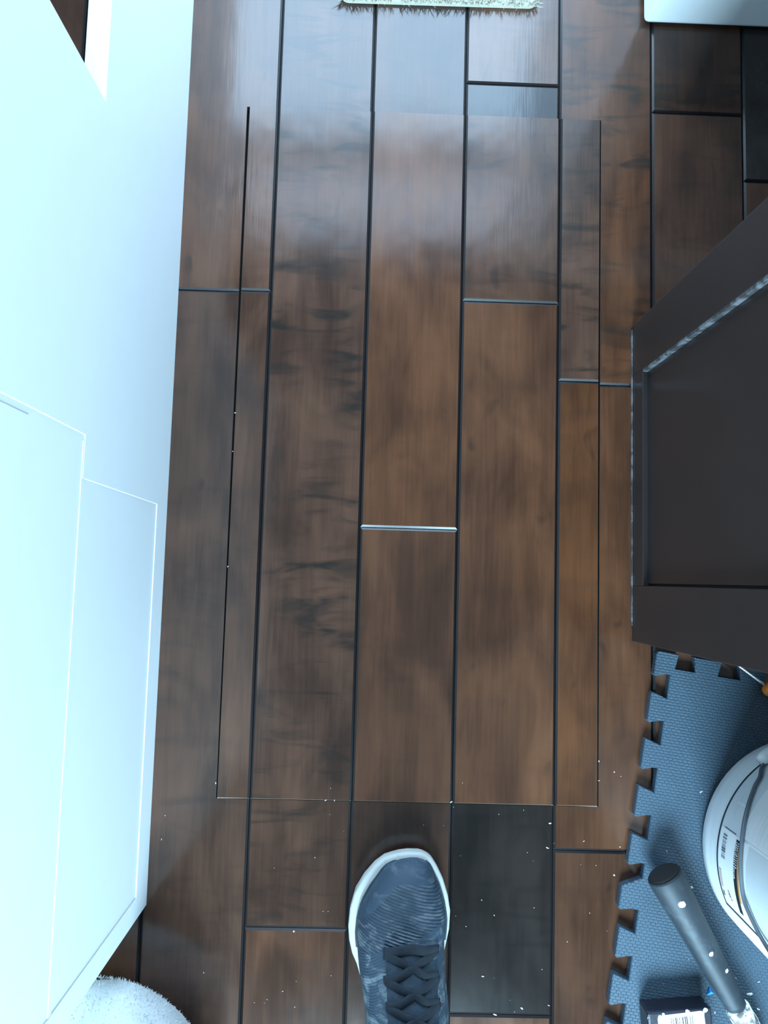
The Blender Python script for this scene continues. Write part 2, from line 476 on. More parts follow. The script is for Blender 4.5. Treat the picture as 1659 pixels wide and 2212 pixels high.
# ------------------------------------------------------------------ white panelled cabinet on the left
XW = -0.2628
wc = empty('white_panelled_cabinet', (-0.42, 0.0, 0.0))
tag(wc, 'tall white painted cabinet with recessed panels along the left edge', 'cabinet')
def wbox(name, lo, hi, bevel=0.0, mat=WHITE, parent=wc):
    off = Vector((-0.42, 0, 0))
    return bev_box(name, tuple(Vector(lo) - off), tuple(Vector(hi) - off), mat, parent, bevel)
CY0, CY1, CH = -0.411, 0.4445, 0.90
RD = 0.0008
wbox('body', (-0.60, CY0, 0.0), (XW - RD, CY1, CH), 0.002)
wbox('bottom_rail', (XW - RD, CY0, 0.0), (XW, CY1, 0.047))
wbox('end_stile', (XW - RD, CY0, 0.047), (XW, -0.385, CH))
wbox('wide_stile', (XW - RD, 0.124, 0.047), (XW, CY1, CH))
wbox('inner_stile', (XW - RD, 0.084, 0.047), (XW, 0.124, 0.296))
wbox('middle_rail', (XW - RD, -0.385, 0.292), (XW - 0.0003, 0.118, 0.299))
wbox('upper_panel', (XW - RD, -0.385, 0.414), (XW - 0.0004, 0.117, CH - 0.05))
wbox('top_rail', (XW - RD, -0.385, CH - 0.05), (XW, 0.124, CH))
lb = bev_box('low_side_board', (-0.285, CY1, 0.0), (XW, YB - 0.08, 0.2975), WHITE, None, 0.0)
tag(lb, 'low white board running on from the cabinet into the top left corner', 'board')

# ------------------------------------------------------------------ dark cabinet on the right
DX, DY0, DY1, DH = 0.3432, -0.0715, 0.3457, 0.88
dc = empty('dark_cabinet', (DX + 0.25, (DY0 + DY1) / 2, 0))
tag(dc, 'dark espresso wooden cabinet with framed side panel standing on the planks', 'cabinet')
def dbox(name, lo, hi, bevel=0.0008, mat=DARKCAB, parent=dc):
    off = Vector(dc.location)
    return bev_box(name, tuple(Vector(lo) - off), tuple(Vector(hi) - off), mat, parent, bevel)
PD = 0.0065
dbox('body', (DX + 0.014, DY0 + 0.001, 0.0), (DX + 0.50, DY1 - 0.001, DH - 0.02), 0.001)
dbox('stile', (DX, DY0, 0.0), (DX + 0.014, 0.0000, DH - 0.02))
dbox('stile', (DX, 0.2765, 0.0), (DX + 0.014, DY1, DH - 0.02))
dbox('rail', (DX, 0.0000, 0.0), (DX + 0.014, 0.2765, 0.0395))
dbox('rail', (DX, 0.0000, DH - 0.09), (DX + 0.014, 0.2765, DH - 0.02))
dbox('panel', (DX + PD, 0.0030, 0.0400), (DX + 0.0138, 0.2762, DH - 0.0905), 0.0003)
dbox('dark_gap', (DX + PD + 0.003, 0.0001, 0.0400), (DX + 0.0137, 0.0030, DH - 0.0905), 0, DARKIN)
p = dbox('dusty_moulding', (DX + 0.0006, 0.2728, 0.0400), (DX + PD + 0.0005, 0.2766, DH - 0.0905), 0.0004, DUST)
p['label'] = 'pale dusty inner edge of the frame'
dbox('top', (DX - 0.004, DY0 - 0.004, DH - 0.0195), (DX + 0.50, DY1 + 0.004, DH), 0.002)
p = dbox('floor_seal', (DX - 0.0016, DY0 + 0.02, 0.0002), (DX - 0.0001, DY1 - 0.006, 0.004), 0.0005, DUST)
p['label'] = 'thin pale strip where the cabinet meets the floor'

# ------------------------------------------------------------------ white cabinet corner at the top right
wk = empty('white_cabinet', (0.68, 1.05, 0))
tag(wk, 'smooth white cabinet with rounded corner at the top right beyond the dark one', 'cabinet')
bev_box('body', (0.3565 - 0.68, 0.7735 - 1.05, 0.004), (1.0 - 0.68, 1.36 - 1.05, 0.86), WHITE, wk, 0.007, 3)
bev_box('door', (0.40 - 0.68, 0.7655 - 1.05, 0.16), (0.96 - 0.68, 0.7732 - 1.05, 0.80), WHITE, wk, 0.002)
bev_box('plinth', (0.362 - 0.68, 0.779 - 1.05, 0.0), (0.995 - 0.68, 1.355 - 1.05, 0.0042), DARKIN, wk, 0.0)

# ------------------------------------------------------------------ rug at the top
def fuzz(name, pts_nrm, length, width, mat, parent, jitter=0.5, rnd=random):
    verts = []; faces = []
    for p, n in pts_nrm:
        p = Vector(p); d = (Vector(n) + Vector((rnd.uniform(-1, 1), rnd.uniform(-1, 1), rnd.uniform(-.6, 1))) * jitter).normalized()
        L = length * rnd.uniform(0.5, 1.2)
        a = d.cross(Vector((rnd.uniform(-1, 1), rnd.uniform(-1, 1), rnd.uniform(-1, 1)))).normalized() * width
        b = len(verts)
        bend = Vector((rnd.uniform(-1, 1), rnd.uniform(-1, 1), -0.3)) * L * 0.25
        verts += [p - a, p + a, p + d * L * 0.6 + a * 0.7, p + d * L * 0.6 - a * 0.7, p + d * L + bend]
        faces += [[b, b + 1, b + 2, b + 3], [b + 3, b + 2, b + 4]]
    o = mobj(name, verts, faces, mat, parent)
    o['kind'] = 'stuff'
    return o

rw, rl = 0.272, 0.50
rug = empty('cream_rug', (0.0720, 1.040, 0), math.radians(0.6))
tag(rug, 'cream fluffy rug lying at the top edge of the floor', 'rug')
def rrect(w_, l_, r, n=5):
    pts = []
    for cx_, cy_, a0 in ((w_ / 2 - r, l_ / 2 - r, 0), (-w_ / 2 + r, l_ / 2 - r, 90), (-w_ / 2 + r, -l_ / 2 + r, 180), (w_ / 2 - r, -l_ / 2 + r, 270)):
        for k in range(n + 1):
            a = math.radians(a0 + 90 * k / n); pts.append((cx_ + r * math.cos(a), cy_ + r * math.sin(a)))
    return pts
rp = rrect(rw, rl, 0.012)
slab('backing', rp, [0] * len(rp), 0.0006, 0.009, [CREAM, CREAM], rug, [0.003], [0.003], [0.0])
rr = random.Random(3); pn = []
for i in range(15000):
    x_, y_ = rr.uniform(-rw / 2, rw / 2), -rl / 2 + abs(rr.gauss(0, 0.18))
    if y_ > rl / 2: continue
    e = [0, 0, 0.8]
    if y_ < -rl / 2 + 0.008: e[1] = -0.8
    if abs(x_) > rw / 2 - 0.008: e[0] = math.copysign(0.8, x_)
    pn.append(((x_, y_, 0.006), e))
fuzz('pile', pn, 0.012, 0.0007, CREAM, rug, 0.7, rr)

# ------------------------------------------------------------------ foam puzzle mats
MO = Vector((0.3883, -0.1117, 0.0005)); MA = math.radians(-8.05)     # local frame: valley line of the left edge is u = 0
TH = 0.0112
def left_edge(vs):
    """points of the toothed left edge going down; vs = list of (v_top, v_bottom) of the teeth at their base"""
    out = []
    for vt, vb in vs:
        out += [(0.0, vt), (-0.008, vt + 0.0022), (-0.0188, vt + 0.0052), (-0.0205, vt + 0.0038),
                (-0.0208, vb - 0.0022), (-0.0188, vb - 0.0044), (-0.0165, vb - 0.0042), (-0.006, vb - 0.0006), (0.0, vb)]
    return out
def seam_h(v0, u0, u1, n=5, amp=0.010):
    """dovetailed seam running right from u0 to u1"""
    L = (u1 - u0) / n; out = []
    for k in range(n):
        b = u0 + k * L
        out += [(b + L * 0.27, v0), (b + L * 0.20, v0 - amp), (b + L * 0.80, v0 - amp), (b + L * 0.73, v0)]
    return out
def seam_v(u0, v1, v0, n=5, amp=0.010):
    """dovetailed seam running down from v1 to v0"""
    L = (v1 - v0) / n; out = []
    for k in range(n):
        b = v1 - k * L
        out += [(u0, b - L * 0.27), (u0 + amp, b - L * 0.20), (u0 + amp, b - L * 0.80), (u0, b - L * 0.73)]
    return out
UR = 0.303; VT, VM, VB = 0.0085, -0.2530, -0.545
P = 0.0590
# tile against the cabinet
e1 = left_edge([(-0.0296 - P * k, -0.0588 - P * k) for k in range(4)])
t1 = [(-0.0195, 0.0270), (-0.0205, 0.0245), (-0.0205, -0.0022), (-0.0188, -0.0044), (-0.0165, -0.0042), (-0.006, -0.0006), (0.0, 0.0)] + e1 + [(0.0, VM)]
t1 += seam_h(VM, 0.0, UR) + [(UR, VM)]
t1 += seam_v(UR, VT, VM)[::-1] + [(UR, VT)]
tt = []
for k in range(4, 0, -1):
    b = 0.0315 + (k - 1) * 0.0588
    tt += [(b + 0.0300, VT), (b + 0.0330, VT + 0.0185), (b - 0.0030, VT + 0.0185), (b, VT)]
t1 += tt + [(0.0060, VT), (0.0085, VT + 0.0185), (-0.016, VT + 0.0195)]
# tile nearer the viewer, with its slanted corner piece
t2 = [(0.0, VM - 0.0002), (-0.0245, -0.2660), (-0.0250, -0.2925), (-0.0228, -0.2950), (-0.0205, -0.2948), (-0.0080, -0.2920), (0.0, -0.2925)]
t2 += [p for p in left_edge([(-0.3200 - 0.0562 * k, -0.3482 - 0.0562 * k) for k in range(4)])]
t2 += [(0.0, VB), (UR, VB)] + seam_v(UR, VM, VB)[::-1] + [(UR, VM)] + seam_h(VM, 0.0, UR)[::-1]
def ccw(p):
    a = sum(p[i][0] * p[(i + 1) % len(p)][1] - p[(i + 1) % len(p)][0] * p[i][1] for i in range(len(p)))
    return p if a > 0 else p[::-1]
labels = ['grey foam puzzle mat tile touching the end of the dark cabinet',
          'grey foam puzzle mat tile nearest the viewer, under the tool handle and black block']
def on_seam(p):
    return (p[0] > -0.0001 and VM - 0.0103 < p[1] < VM + 0.0001) or UR - 0.0001 < p[0] < UR + 0.0103
for pts, lab in zip((t1, t2), labels):
    pts = ccw(pts)
    ty = [1 if on_seam(pts[i]) and on_seam(pts[(i + 1) % len(pts)]) else 0 for i in range(len(pts))]
    o = slab('foam_mat', pts, ty, 0.0, TH, [FOAM, FOAM, FOAM], None, [0.0009, 0.0], [0.0012, 0.0], [0.00015, 0.00006])
    o.location = MO; o.rotation_euler = (0, 0, MA)
    tag(o, lab, 'mat', 'grey foam puzzle mats')
ZM = MO.z + TH + 0.0003

# ------------------------------------------------------------------ bucket
BC = Vector((0.5572, -0.3165, ZM)); BH = 0.365
bk = empty('bucket', BC)
tag(bk, 'white plastic bucket with printed label and wire handle standing on the foam mats', 'bucket')
def brad(z): return 0.1318 + 0.045 * z          # z above the bucket's foot
def lathe(name, prof, mat, parent, seg=72, smooth=True, a0=0.0, a1=360.0, ang=None):
    full = abs(a1 - a0 - 360) < 1e-6
    n = seg if full else seg + 1
    verts = []; faces = []
    for r, z in prof:
        for k in range(n):
            a = math.radians(a0 + (a1 - a0) * k / seg); verts.append((r * math.cos(a), r * math.sin(a), z))
    for i in range(len(prof) - 1):
        for k in range(seg):
            k2 = (k + 1) % n
            faces.append([i * n + k, i * n + k2, (i + 1) * n + k2, (i + 1) * n + k])
    return mobj(name, verts, faces, mat, parent, smooth=smooth)
lathe('wall', [(0.0, 0.003), (0.120, 0.003), (0.124, 0.0), (0.1285, 0.0012), (0.1318, 0.006)] + [(brad(z), z) for z in (0.02, 0.08, 0.16, 0.24, 0.29)] +
      [(0.1455, 0.292), (0.1500, 0.294), (0.1500, 0.302), (0.1460, 0.304), (0.1470, 0.330), (0.1515, 0.332), (0.1515, 0.338), (0.1480, 0.340),
       (0.1490, BH - 0.004), (0.1470, BH), (0.1445, BH - 0.004), (0.1400, 0.20), (0.1300, 0.010), (0.0, 0.008)], BUCKET, bk)
Z0 = 0.0113
def patch(name, a0, a1, z0, z1, mat, off, parent=bk, seg=None, slope=0.0):
    """curved flat print on the bucket wall, heights measured from the floor"""
    seg = seg or max(1, int((a1 - a0) / 3)); verts = []; faces = []
    for k in range(seg + 1):
        a = math.radians(a0 + (a1 - a0) * k / seg)
        for z in (z0, z1):
            zz = z - Z0; r = brad(zz) + off
            verts.append((r * math.cos(a), r * math.sin(a), zz))
    for k in range(seg):
        faces.append([2 * k, 2 * k + 2, 2 * k + 3, 2 * k + 1])
    return mobj(name, verts, faces, mat, parent, smooth=True)
lab = patch('label', 60, 203.0, 0.0645, 0.26, LABELM, 0.0003); lab['label'] = 'printed paper label on the bucket wall'
patch('border', 60, 203.4, 0.0625, 0.0660, INK, 0.0006, lab)
patch('border', 202.6, 203.8, 0.0625, 0.255, INK, 0.0006, lab)
patch('white_panel', 164.3, 201.5, 0.0680, 0.140, STICKER, 0.0006, lab)
patch('white_panel', 120, 163.0, 0.118, 0.23, BUCKET, 0.0006, lab)
patch('rule', 163.4, 163.8, 0.0755, 0.105, INK, 0.0008, lab, 1)
patch('rule', 163.4, 164.4, 0.135, 0.20, STICKER, 0.0008, lab, 1)
patch('rule', 128, 162, 0.0850, 0.0858, STICKER, 0.0006, lab)
patch('rule', 149.5, 150.2, 0.082, 0.108, STICKER, 0.0007, lab, 1)
patch('black_band', 165.3, 199.0, 0.1095, 0.1185, INK, 0.0009, lab)
patch('orange_stripe', 166.0, 193.0, 0.1188, 0.1228, ORANGEP, 0.0009, lab)
patch('red_mark', 184.5, 193.0, 0.0690, 0.0755, PINKP, 0.0009, lab)
rb = random.Random(5); a = 166.6; k = 0
while a < 178.2:
    wd = rb.choice((0.25, 0.4, 0.7, 0.9)); patch('barcode_bar', a, a + wd, 0.0765, 0.0865, INKG, 0.0009, lab, 1); a += wd + rb.choice((0.35, 0.5, 0.8))
a = 166.4
while a < 183.0:                                # rows of tiny unreadable print on the black band
    wd = rb.uniform(0.3, 0.7)
    patch('print_mark', a, a + wd, 0.1108, 0.1135, STICKER, 0.0011, lab, 1)
    if a < 178: patch('print_mark', a + 0.1, a + wd, 0.1150, 0.1176, STICKER, 0.0011, lab, 1)
    a += wd + rb.uniform(0.3, 0.6)
for a, wd, z in ((195.2, 0.8, .0695), (196.4, 1.2, .0690), (192.5, .5, .086), (193.6, .8, .087), (194.8, .7, .088), (196.2, .5, .090)):
    patch('print_mark', a, a + wd, z, z + 0.0045, INKG, 0.0009, lab, 1)
for zz in (0.150, 0.158, 0.166, 0.174, 0.182, 0.19):
    patch('rule', 124, 161.5, zz, zz + 0.0008, STICKER, 0.0009, lab)
for s_ in (-1, 1):
    aa = math.radians(115 + s_ * 92)
    lathe('ear', [(0.0, 0.0), (0.017, 0.0), (0.017, 0.006), (0.010, 0.011), (0.0, 0.011)], BUCKET, bk, 16).matrix_local = \
        Matrix.Translation((math.cos(aa) * brad(0.27), math.sin(aa) * brad(0.27), 0.27)) @ Matrix.Rotation(aa, 4, 'Z') @ Matrix.Rotation(math.radians(90), 4, 'Y')
bail = [(115, .070), (127.1, .0755), (134.1, .0925), (139.9, .099), (150.3, .112), (160.0, .1223), (174.2, .1326), (186.3, .1380), (192.7, .148), (200.5, .167), (205.5, .205), (207, .25), (207, .281)]
full = [(230 - a, z) for a, z in bail[:0:-1]] + bail
wp = []
for i, (a, z) in enumerate(full):
    zz = z - Z0; r = brad(zz) + (0.0035 if z < 0.2 else 0.0055 if z < 0.26 else 0.012)
    wp.append((r * math.cos(math.radians(a)), r * math.sin(math.radians(a)), zz))
hb = tube('handle', catmull(wp, 5), 0.0022, WIRE, bk, 8)
gp = []
for a in range(103, 129, 3):
    zz = 0.0655 - Z0 + abs(a - 115) * 0.0006; r = brad(zz) + 0.0075
    gp.append((r * math.cos(math.radians(a)), r * math.sin(math.radians(a)), zz))
tube('grip', gp, [0.006] + [0.0075] * (len(gp) - 2) + [0.006], BUCKET, hb, 12)

# ------------------------------------------------------------------ sneaker
ST = [  # y, left, right of the sole at its widest
    (-0.3300, .0560, .0740), (-0.3318, .0455, .0800), (-0.3345, .0370, .0850), (-0.3380, .0280, .0888), (-0.3470, .0172, .0945), (-0.3620, .0052, .1022), (-0.3810, -.0051, .1085),
    (-0.3990, -.0100, .1117), (-0.4195, -.0115, .1108), (-0.4350, -.0099, .1076), (-0.4493, -.0061, .1042), (-0.4615, -.0002, .1015), (-0.4800, .0060, .0995),
    (-0.5000, .0100, .0990), (-0.5300, .0140, .0995), (-0.5600, .0165, .0990), (-0.5850, .0210, .0955), (-0.6030, .0285, .0885), (-0.6140, .0380, .0795), (-0.6200, .0500, .0670)]
SO = Vector((0.058, -0.330, 0.0))
def interp(tab, d):
    for (a, va), (b, vb) in zip(tab, tab[1:]):
        if a <= d <= b: return va + (vb - va) * (d - a) / (b - a)
    return tab[-1][1] if d > tab[-1][0] else tab[0][1]
def sole_lr(d):
    return interp([(-0.33 - y, l) for y, l, r in ST], d) - SO.x, interp([(-0.33 - y, r) for y, l, r in ST], d) - SO.x
HT = [(0.0, .002), (0.005, .007), (0.008, .015), (0.016, .026), (0.03, .034), (0.05, .040), (0.075, .0455), (0.10, .053), (0.13, .064), (0.16, .074), (0.19, .082), (0.22, .082), (0.26, .078), (0.28, .070), (0.287, .05), (0.29, .03)]
UL = [(0.09, -.0600), (0.126, -.0560), (0.146, -.0522), (0.175, -.0468), (0.22, -.043), (0.26, -.038), (0.29, -.012)]
UR_ = [(0.09, .0465), (0.134, .0470), (0.164, .0520), (0.2, .052), (0.22, .050), (0.26, .040), (0.29, .012)]
ZS = 0.030
sn = empty('sneaker', SO)
tag(sn, 'worn blue-grey knit sneaker with off-white sole and dark laces on the planks', 'shoe')
# sole
verts = []; faces = []
ring = []
dd = [-0.33 - s[0] for s in ST]
outl = [(-0.33 - d, sole_lr(d)[0]) for d in dd]
poly = [(sole_lr(d)[0], -d) for d in dd] + [(sole_lr(d)[1], -d) for d in dd[::-1]]
cen = (0.0, -0.14)
layers = [(0.90, 0.0), (0.955, 0.0015), (0.978, 0.008), (0.995, 0.018), (1.0, 0.026), (0.992, 0.0305), (0.94, 0.0315)]
n = len(poly)
for sc_, z in layers:
    for px_, py_ in poly:
        # inset towards the mid-line by a fixed width rather than a pure scale
        cx_ = sum(sole_lr(-py_)) / 2; hw = abs(px_ - cx_)
        k_ = max(0.0, hw - (1 - sc_) * 0.055) / hw if hw > 1e-6 else 1
        toe = 0.010 * max(0.0, 1 + py_ / 0.05) ** 2 if z < 0.02 else 0.004 * max(0.0, 1 + py_ / 0.05) ** 2
        yy = py_ + (1 - sc_) * (-0.055 if py_ > -0.10 else 0.055) * (1 - min(1, abs(py_ + 0.145) / 0.145) < 0.35)
        verts.append((cx_ + (px_ - cx_) * k_, yy, z + (toe if z > 0.0005 else toe)))
for i in range(len(layers) - 1):
    for k in range(n):
        faces.append([i * n + k, (i + 1) * n + k, (i + 1) * n + (k + 1) % n, i * n + (k + 1) % n])
faces.append(list(range(n)))
faces.append([(len(layers) - 1) * n + k for k in range(n)][::-1])
mobj('sole', verts, faces, SOLE, sn, smooth=True)
# upper
def upper_pt(d, th):
    l, r = sole_lr(max(0.0, d - 0.0048))
    inl = min(0.0095, 0.004 + d * 0.2)
    l += inl; r -= min(0.0055, 0.003 + d * 0.1)
    f_ = min(1.0, max(0.0, (d - 0.085) / 0.03))
    l += (interp(UL, d) - l) * f_; r += (interp(UR_, d) - r) * f_
    h = interp(HT, d); c_ = (l + r) / 2; hw = (r - l) / 2
    ex = interp([(0, .75), (0.1, .72), (0.15, .50), (0.2, .48), (0.29, .6)], d)
    cx_ = math.cos(th); sx = math.sin(th)
    return Vector((c_ + hw * math.copysign(abs(cx_) ** ex, cx_), -d, ZS + h * abs(sx) ** 0.85))
ds = [0.0050, 0.0058, 0.0070, 0.0095, 0.013, 0.018, 0.024, 0.031, 0.039, 0.048, 0.058, 0.068, 0.078, 0.088, 0.098, 0.108, 0.118, 0.128, 0.138, 0.148, 0.158, 0.168, 0.178, 0.19, 0.20, 0.215, 0.23, 0.245, 0.26, 0.272, 0.28, 0.285]
NS = 28
verts = []; faces = []
for d in ds:
    for k in range(NS + 1): verts.append(upper_pt(d, math.pi * (1 - k / NS)))
for i in range(len(ds) - 1):
    for k in range(NS):
        faces.append([i * (NS + 1) + k, (i + 1) * (NS + 1) + k, (i + 1) * (NS + 1) + k + 1, i * (NS + 1) + k + 1])
faces.append([k for k in range(NS + 1)]); faces.append([(len(ds) - 1) * (NS + 1) + k for k in range(NS + 1)][::-1])
up = mobj('upper', verts, faces, SHOE, sn, smooth=True)
def surf(x_, d):
    """height of the upper at lateral position x_ (shoe frame)"""
    best = None; prev = None
    for k in range(61):
        q = upper_pt(d, math.pi * (1 - k / 60))
        if prev is not None and prev.x <= x_ <= q.x:
            f = (x_ - prev.x) / max(1e-9, q.x - prev.x); return prev.z + (q.z - prev.z) * f
        prev = q
    return ZS
# toe rand: lighter welt where the upper meets the sole
rand_pts = []
for k in range(0, 33):
    s_ = k / 32
    if s_ < 0.5:
        d = 0.105 * (1 - s_ * 2) ** 1.3 + 0.003; q = upper_pt(d, math.pi * 0.965)
    else:
        d = 0.095 * (s_ * 2 - 1) ** 1.3 + 0.003; q = upper_pt(d, math.pi * 0.035)
    rand_pts.append(q + Vector((0, 0, 0.001)))
tube('welt', rand_pts, 0.0016, TONGUE, sn, 6)
# tongue
verts = []; faces = []
rows = [(0.088 + 0.006 * i) for i in range(19)]
for i, d in enumerate(rows):
    hw = 0.030 * min(1.0, (0.35 + i * 0.22)) * (1 - 0.004 * i); cx0 = 0.004 + 0.00025 * i
    for k in range(9):
        x_ = cx0 + hw * (k / 4 - 1); verts.append((x_, -d, surf(x_, d) + 0.0006 + 0.0016 * (1 - (k / 4 - 1) ** 2)))
for i in range(len(rows) - 1):
    for k in range(8): faces.append([i * 9 + k, (i + 1) * 9 + k, (i + 1) * 9 + k + 1, i * 9 + k + 1])
mobj('tongue', verts, faces, TONGUE, sn, smooth=True)
# laces
def lace(pts, w_=0.0048):
    q = []
    for i, (x_, d) in enumerate(pts): q.append(Vector((x_, -d, surf(x_, d) + 0.0030 + (0.0012 if 0 < i < len(pts) - 1 else -0.0010))))
    tube('lace', catmull(q, 4), w_, LACE, sn, 8, 0.36)
rowsd = [0.092, 0.117, 0.141, 0.164, 0.186]
for j, d in enumerate(rowsd):
    c0 = 0.004 + 0.002 * j; hw = 0.031 - 0.001 * j
    if j == 0:
        lace([(c0 - hw, d + 0.004), (c0 - hw * .5, d), (c0, d - 0.002), (c0 + hw * .5, d), (c0 + hw, d + 0.003)], 0.0062)
    if j < len(rowsd) - 1:
        d2 = rowsd[j + 1]
        lace([(c0 - hw, d + 0.004), (c0 - hw * .45, d + 0.010), (c0, (d + d2) / 2 + 0.002), (c0 + hw * .5, d2 - 0.002), (c0 + hw, d2 + 0.002)])
        lace([(c0 + hw, d + 0.003), (c0 + hw * .45, d + 0.010), (c0, (d + d2) / 2 + 0.004), (c0 - hw * .5, d2), (c0 - hw, d2 + 0.003)])
cb_ = []
for k in range(33):
    a = 2 * math.pi * k / 32; cb_.append((0.0015 + 0.036 * math.cos(a), -0.243 + 0.042 * math.sin(a), 0.108 - 0.004 * math.sin(a)))
tube('collar', cb_, 0.007, TONGUE, sn, 10)

# lower leg of the person wearing the sneaker (mostly out of frame)
lg = []
verts = []; faces = []
prof = [(-0.575, .1125, .030), (-0.575, .115, .034), (-0.576, .14, .038), (-0.580, .20, .048), (-0.586, .30, .056), (-0.590, .40, .060), (-0.590, .47, .058), (-0.590, .475, .01)]
for y_, z_, r_ in prof:
    for k in range(24):
        a = 2 * math.pi * k / 24; verts.append((0.0605 + r_ * math.cos(a), y_ + r_ * 1.05 * math.sin(a), z_))
for i in range(len(prof) - 1):
    for k in range(24): faces.append([i * 24 + k, i * 24 + (k + 1) % 24, (i + 1) * 24 + (k + 1) % 24, (i + 1) * 24 + k])
faces.append(list(range(24))[::-1]); faces.append([(len(prof) - 1) * 24 + k for k in range(24)])
pe = mobj('person', verts, faces, TROUSER, None, smooth=True)
tag(pe, 'lower leg in dark trousers standing in the sneaker', 'person')

# ------------------------------------------------------------------ hand trowel
def lerp(a, b, t_): return Vector(a) + (Vector(b) - Vector(a)) * t_
A0, A1 = Vector((0.3690, -0.3470, 0.0395)), Vector((0.4565, -0.4985, 0.0370))
A2 = Vector((0.4870, -0.5450, 0.0270)); A3 = Vector((0.505, -0.572, ZM + 0.0035))
hd = empty('hand_trowel', (A3.x, A3.y, 0.0))
tag(hd, 'dark grey rubber-handled hand tool with plaster-splattered neck lying on the foam mat', 'hand tool')
def loc_(p): return Vector(p) - Vector(hd.location)
ax = (A1 - A0).normalized()
hp = [A0 - ax * 0.0004, A0, lerp(A0, A1, .015), lerp(A0, A1, .06), lerp(A0, A1, .14), lerp(A0, A1, .3), lerp(A0, A1, .55), lerp(A0, A1, .8), lerp(A0, A1, .97), A1]
grip = tube('handle', [loc_(p) for p in hp], [0.0195, 0.0212, 0.0218, 0.0218, 0.0210, 0.0192, 0.0172, 0.0150, 0.0130, 0.0122], RUBBER, hd, 20)
tube('end_cap', [loc_(A0 - ax * 0.0030), loc_(A0 - ax * 0.0022), loc_(A0 - ax * 0.0002)], [0.0165, 0.0190, 0.0198], DARKIN, grip, 20)
npts = [lerp(A1, A2, t_) for t_ in (0, .1, .3, .5, .7, 1.0)] + [lerp(A2, A3, .6), A3]
tube('neck', [loc_(p) for p in npts], [0.0135, 0.0150, 0.0145, 0.0152, 0.0140, 0.0115, 0.007, 0.0035], MUD, hd, 14)
bd = (A3 - A2); bd.z = 0; bd.normalize(); sd = Vector((-bd.y, bd.x, 0))
bp = [A3 - bd * 0.012 + sd * 0.024, A3 + bd * 0.13 + sd * 0.024, A3 + bd * 0.13 - sd * 0.024, A3 - bd * 0.012 - sd * 0.024]
bpts = ccw([(p.x - hd.location.x, p.y - hd.location.y) for p in bp])
slab('blade', bpts, [0] * 4, ZM + 0.0002, ZM + 0.0018, [STEEL, STEEL], hd, [0.0004], [0.0004], [0.0])
def drop(name, p, r, h_, mat, parent, seed=1, nrm=Vector((0, 0, 1))):
    rn = random.Random(seed); verts = [(0, 0, h_)]; faces = []
    for lv, (k_, z_) in enumerate(((0.55, 0.8), (1.0, 0.0))):
        for k in range(9):
            a = 2 * math.pi * k / 9; q = r * k_ * rn.uniform(0.8, 1.2); verts.append((q * math.cos(a), q * math.sin(a), h_ * z_))
    for k in range(9):
        k2 = (k + 1) % 9
        faces.append([0, 1 + k, 1 + k2]); faces.append([1 + k, 10 + k, 10 + k2, 1 + k2])
    o = mobj(name, verts, faces, mat, parent, smooth=True)
    o.matrix_local = Matrix.Translation(p) @ nrm.to_track_quat('Z', 'Y').to_matrix().to_4x4()
    return o
def on_grip(t_, side, rad_):
    """point on the upper surface of the handle, side in -1..1 across it"""
    p = lerp(A0, A1, t_); lat = ax.cross(Vector((0, 0, 1))).normalized(); upn = lat.cross(ax).normalized()
    nn = (upn * math.cos(side * 1.2) + lat * math.sin(side * 1.2)).normalized()
    return loc_(p + nn * rad_), nn
q, nn = on_grip(0.17, 0.05, 0.0203); drop('paint_drip', q, 0.0042, 0.0016, CRUMB, grip, 2, nn)
q, nn = on_grip(0.56, -0.05, 0.0168); drop('paint_drip', q, 0.0028, 0.0010, CRUMB, grip, 3, nn)
q, nn = on_grip(0.72, -0.45, 0.0150); drop('paint_drip', q, 0.0034, 0.0010, LABELM, grip, 4, nn)

# ------------------------------------------------------------------ black block with a barcode sticker
kb = empty('black_block', (0.3895, -0.5425, ZM), math.radians(4.5))
tag(kb, 'black block with a white barcode sticker on the foam mat at the bottom edge', 'sanding block')
bev_box('body', (-0.0390, -0.042, 0.0), (0.0390, 0.0405, 0.0300), BLACKP, kb, 0.003, 2)
lp = rrect(0.0560, 0.060, 0.004, 4)
stk = slab('sticker', lp, [0] * len(lp), 0.0, 0.0004, [STICKER, STICKER], kb, [0.0001], [0.0001], [0.0])
stk.location = (0.002, 0.0072, 0.0301); stk.rotation_euler = (0, 0, math.radians(3.0))
rb = random.Random(9); x_ = -0.0125
while x_ < 0.0150:
    wd = rb.choice((0.0005, 0.0008, 0.0013))
    mobj('barcode_bar', [(x_, 0.004, 0.0006), (x_ + wd, 0.004, 0.0006), (x_ + wd, 0.0260, 0.0006), (x_, 0.0260, 0.0006)], [[0, 1, 2, 3]], INK, stk)
    x_ += wd + rb.choice((0.0007, 0.001, 0.0016))
rn = random.Random(4)
for i in range(9):
    drop('plaster_fleck', Vector((rn.uniform(-0.036, 0.036), rn.uniform(0.0345, 0.0395), 0.0300)), rn.uniform(0.0012, 0.003), 0.0008, LABELM, kb, 20 + i)

